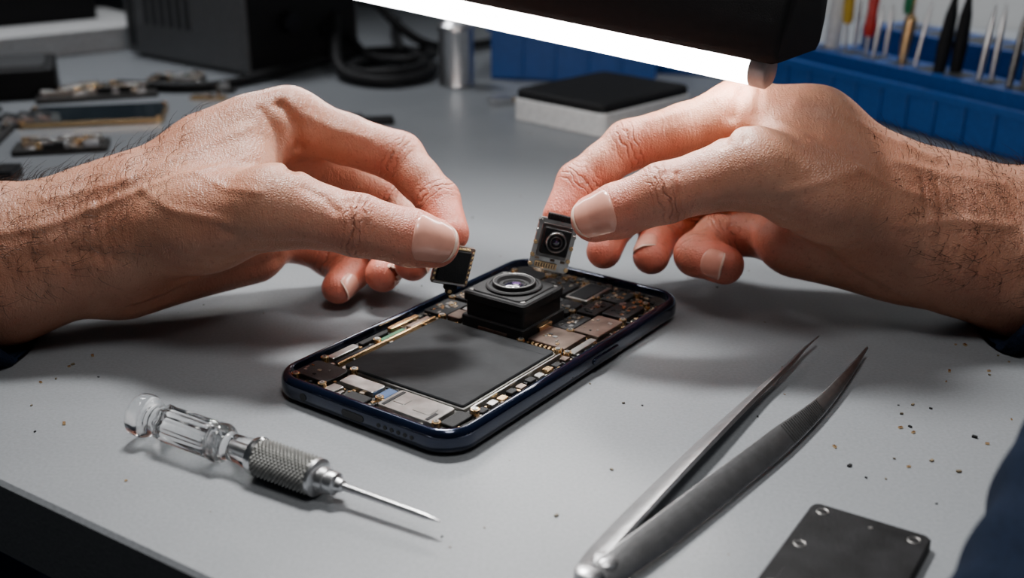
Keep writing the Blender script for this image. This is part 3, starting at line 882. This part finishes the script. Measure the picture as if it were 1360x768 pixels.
plier('slim_tweezers', -12.9, 'steel', 3.8, .18, 1.6, -2.6)
plier('cutters', 6.0, 'blackm', 5.5, .4, 1.2)
group('tool_storage_bin', kids)
# cables on the bench
cz = .42
tube_specs = [
 ([(-15,98,4),(-14.5,93,2),(-13.5,89,cz+.1),(-10,86,cz+.1),(-7,88,cz+.1),(-6,93,cz+.1),(-9,97,cz+.1),(-13,95,cz+.1),(-13,90,cz+.1),(-10,87.5,.9),(-7,90,.9),(-7.5,96,.8),(-11,104,cz+.1),(-12,120,cz+.1)], .45),
 ([(-15,101,3),(-13,97,1),(-11,94,.9),(-8,92,1.2),(-6,97,1),(-9,101,.6),(-14,99,.8),(-20,88,.42),(-24,84,.42),(-30,86,.42)], .38),
 ([(-16,104,6),(-12,101,5),(-10,99,3),(-7,99,1),(-3,104,.5),(3,112,.5)], .4),
]
group('power_cable', [tube('cable_%d' % i, p, r, 'blackm') for i, (p, r) in enumerate(tube_specs)])

def board(name, c, yaw, w, l, th, base, seed, nchips=30, kk=('cer','silver','gold','blackm','copper')):
    rr = random.Random(seed); b = B(); X = Matrix.Translation((c[0],c[1],.02)) @ Matrix.Rotation(yaw,4,'Z')
    b.rprism(0,0,w,l,.2,0,th,base,.02)
    for _ in range(nchips):
        cw, cl = rr.uniform(.15,w*.18), rr.uniform(.15,l*.22); x = rr.uniform(-w/2+cw/2,w/2-cw/2)*.92; y = rr.uniform(-l/2+cl/2,l/2-cl/2)*.92
        b.box(x-cw/2,x+cw/2,y-cl/2,y+cl/2,th-.02,th+rr.uniform(.08,.45),rr.choice(kk))
    group(name, [b.make('board', X, bevel=.015)])
KS = ('silver','silver','gold','blackm','steel','cer')
board('circuit_board', (-31,84), radians(20), 8.5, 4.5, .3, 'pcb', 1, 60, KS)
board('circuit_board.001', (-35.5,69.5), radians(10), 7, 5, .3, 'pcb', 2, 70, KS)
board('circuit_board.002', (-23.5,86), radians(-25), 5.5, .9, .3, 'pcb', 5, 20, KS)
board('circuit_board.003', (-39,77), radians(-8), 6, 4, .3, 'pcb', 9, 40, KS)
board('circuit_board.004', (-27.5,67.5), radians(14), 5.5, 2.6, .3, 'pcb', 12, 60, KS)
board('circuit_board.005', (-26.5,89), radians(8), 4.5, 2.6, .3, 'pcb', 15, 40, KS)
board('connector_strip', (-22.3,82.5), radians(-5), 2.6, 1.1, .2, 'gold', 6, 6)
b = B(); X0 = Matrix.Translation((-28.4,76.2,.02)) @ Matrix.Rotation(radians(12),4,'Z')
b.rprism(0,0,9.2,5.2,.4,0,.35,'gold',.05); b.rprism(0,0,8.9,4.9,.3,.3,.4,'screen',.02)
for x in (-4.3,4.3):
    for y in (-2.3,2.3): b.cyl((x,y,.34),(x,y,.46),.2,.18,'gold',14)
group('display_panel', [b.make('panel', X0)])
b = B(); yaw_box(b, (-38.5,85), radians(20), 8, 7, .02, 2.2, 'blackm', .5, .15); yaw_box(b, (-38.5,85), radians(20), 6.6, 5.6, 2.2, 2.35, 'greyd', .4, .04); group('battery_pack', [b.make('case')])
b = B()
X1 = Matrix.Translation((-31.0,60.5,.02)) @ Matrix.Rotation(radians(5),4,'Z')
for i in range(5): b.rprism(-4+i*1.7,(i%2)*.8,1.5,1.9,.1,0,.5+.15*(i%3),['black','steel','black','silver','black'][i],.04)
group('scrap_shield_plates', [b.make('plates', X1)])
b = B()
for i in range(4):
    c0 = (-34.5+i*.9, 73.6+i*.4, .45); b.cyl(c0,(c0[0]+1.5,c0[1]-.8,.45),.42,.42,'chrome',18)
group('metal_standoffs', [b.make('standoffs')])
b = B(); yaw_box(b, (-9.4,74.3), radians(12), 3.0, 1.1, .02, .45, 'blackm', .2, .06); yaw_box(b, (-10.4,74.0), radians(12), 1.0, .8, .45, .7, 'black', .1, .04); group('rubber_plug', [b.make('plug')])
b = B(); b.box(0,1.6,-.5,.5,.02,.5,'steel'); b.box(1.6,2.2,-.25,.25,.1,.4,'gold'); group('cable_connector', [b.make('plug', Matrix.Translation((-1.6,80.5,0)) @ Matrix.Rotation(radians(25),4,'Z'), bevel=.04)])

# crumbs of metal and adhesive
b = B()
spots = [(60,507),(45,535),(68,566),(185,640),(850,541),(722,690),(1155,640),(1205,612),(1215,580),(1240,545),(1315,505),(1340,480),(1290,460),(1130,610),(1312,590),(1180,560),(120,470),(820,620),(1255,490),(1330,560),(1270,620),(1120,700),(90,490)]
for x, y in spots:
    v = 384-y; dyy = FL*CT+ST*v; dzz = FL*ST-CT*v; px, py = (x-680)/dzz*H, dyy/dzz*H
    for _ in range(random.choice([1,2,2])):
        q = (px+random.gauss(0,.35), py+random.gauss(0,.4)); s_ = random.uniform(.03,.08)
        b.box(q[0]-s_,q[0]+s_,q[1]-s_*.6,q[1]+s_*.6,.003,.02+s_*.6,random.choice(['crumb','crumb','gold','blackm']),random.uniform(0,3))
for _ in range(180):
    q = (random.uniform(-30,30), random.uniform(24,75)); s_ = random.uniform(.015,.045)
    b.box(q[0]-s_,q[0]+s_,q[1]-s_*.6,q[1]+s_*.6,.003,.01+s_*.5,random.choice(['crumb','cer','blackm']),random.uniform(0,3))
crumbs = b.make('crumbs'); group('solder_crumbs', [crumbs])

# ------------------------------------------------------------------ bench, room
f_dir = Vector((.838,-.546,0)); o = Vector((-7.74,23.8,0))
TX = Matrix.Translation(o) @ Matrix.Rotation(atan2(f_dir.y,f_dir.x),4,'Z')
b = B()
b.rprism(-30,55,300,110,.6,-2.6,0,'table',.12,4)
top = b.make('table_top', TX)
b = B()
for x in (-172,112):
    for y in (8,100): b.box(x-2.5,x+2.5,y-2.5,y+2.5,-75,-2.6,'greyd')
b.box(-172,112,99,101,-12,-2.6,'greyd')
legs = b.make('legs', TX)
group('workbench', [top, legs], (o.x,o.y,0))
b = B(); b.box(-170,-56,90,108,.05,44,'greyd')
for i in range(6):
    for j in range(3): b.box(-168+i*19,-151+i*19,89.4,90,1.5+j*14,14+j*14,'blackm'); b.box(-162+i*19,-157+i*19,89,89.4,7+j*14,8+j*14,'grey')
group('drawer_organizer', [b.make('cabinet', TX, bevel=.2)])
b = B(); b.box(-62,-17,3,40,-72,-10,'bluep')
for i in range(4): b.box(-61,-18,2.6,3,-70+i*15,-57+i*15,'bluep'); b.box(-45,-35,2,2.6,-62+i*15,-60+i*15,'greyd')
b.box(-62,-17,3,40,-75,-72,'black')
group('drawer_cabinet', [b.make('cabinet', TX, bevel=.3)])
b = B(); b.box(-230,170,110.3,114,-75,150,'wall'); b.make('wall_back', TX)
b = B(); b.box(-230,170,109.3,110.3,-75,-66,'white'); b.make('baseboard_back', TX)
b = B(); b.box(-230,170,-150,114,-77,-75,'floor'); b.make('floor', TX)

# ------------------------------------------------------------------ lights
def area(name, loc, tgt, w, l, power, col=(1,1,1), spread=180):
    ld = bpy.data.lights.new(name, 'AREA'); ld.shape = 'RECTANGLE'; ld.size = w*S; ld.size_y = l*S; ld.energy = power; ld.color = col
    ld.spread = radians(spread)
    ob = bpy.data.objects.new(name, ld); bpy.context.collection.objects.link(ob)
    ob.location = Vector(loc)*S; ob.rotation_euler = (Vector(tgt)-Vector(loc)).to_track_quat('-Z','Y').to_euler(); return ob
area('ceiling_light', (-8,62,60), (1,30,0), 16, 8, 1.15, (1,.985,.96), 58)
area('front_fill_light', (6,12,80), (2,34,0), 22, 22, .36, (1,.98,.95), 60)  # added fill above the front, brightens the near side of the hands
area('wall_fill_light', (45,75,110), (50,112,8), 40, 30, 2.6, (.95,.97,1), 60)  # added light aimed at the right of the back wall to brighten it
area('clutter_fill_light', (-45,110,90), (-30,84,0), 20, 20, .9, (.95,.97,1), 55)  # added light that lifts the clutter at the back left
w = bpy.data.worlds.new('world'); bpy.context.scene.world = w; w.use_nodes = True
w.node_tree.nodes['Background'].inputs[0].default_value = (.55,.6,.68,1)
w.node_tree.nodes['Background'].inputs[1].default_value = .045

# ------------------------------------------------------------------ camera
cd = bpy.data.cameras.new('camera'); cd.lens = 36*FL/1360; cd.sensor_width = 36; cd.clip_start = .01; cd.clip_end = 20
cd.dof.use_dof = True; cd.dof.focus_distance = .38; cd.dof.aperture_fstop = 10
co = bpy.data.objects.new('camera', cd); bpy.context.collection.objects.link(co)
co.location = (0, 0, H*S); co.rotation_euler = (pi/2-TH, 0, 0)
bpy.context.scene.camera = co
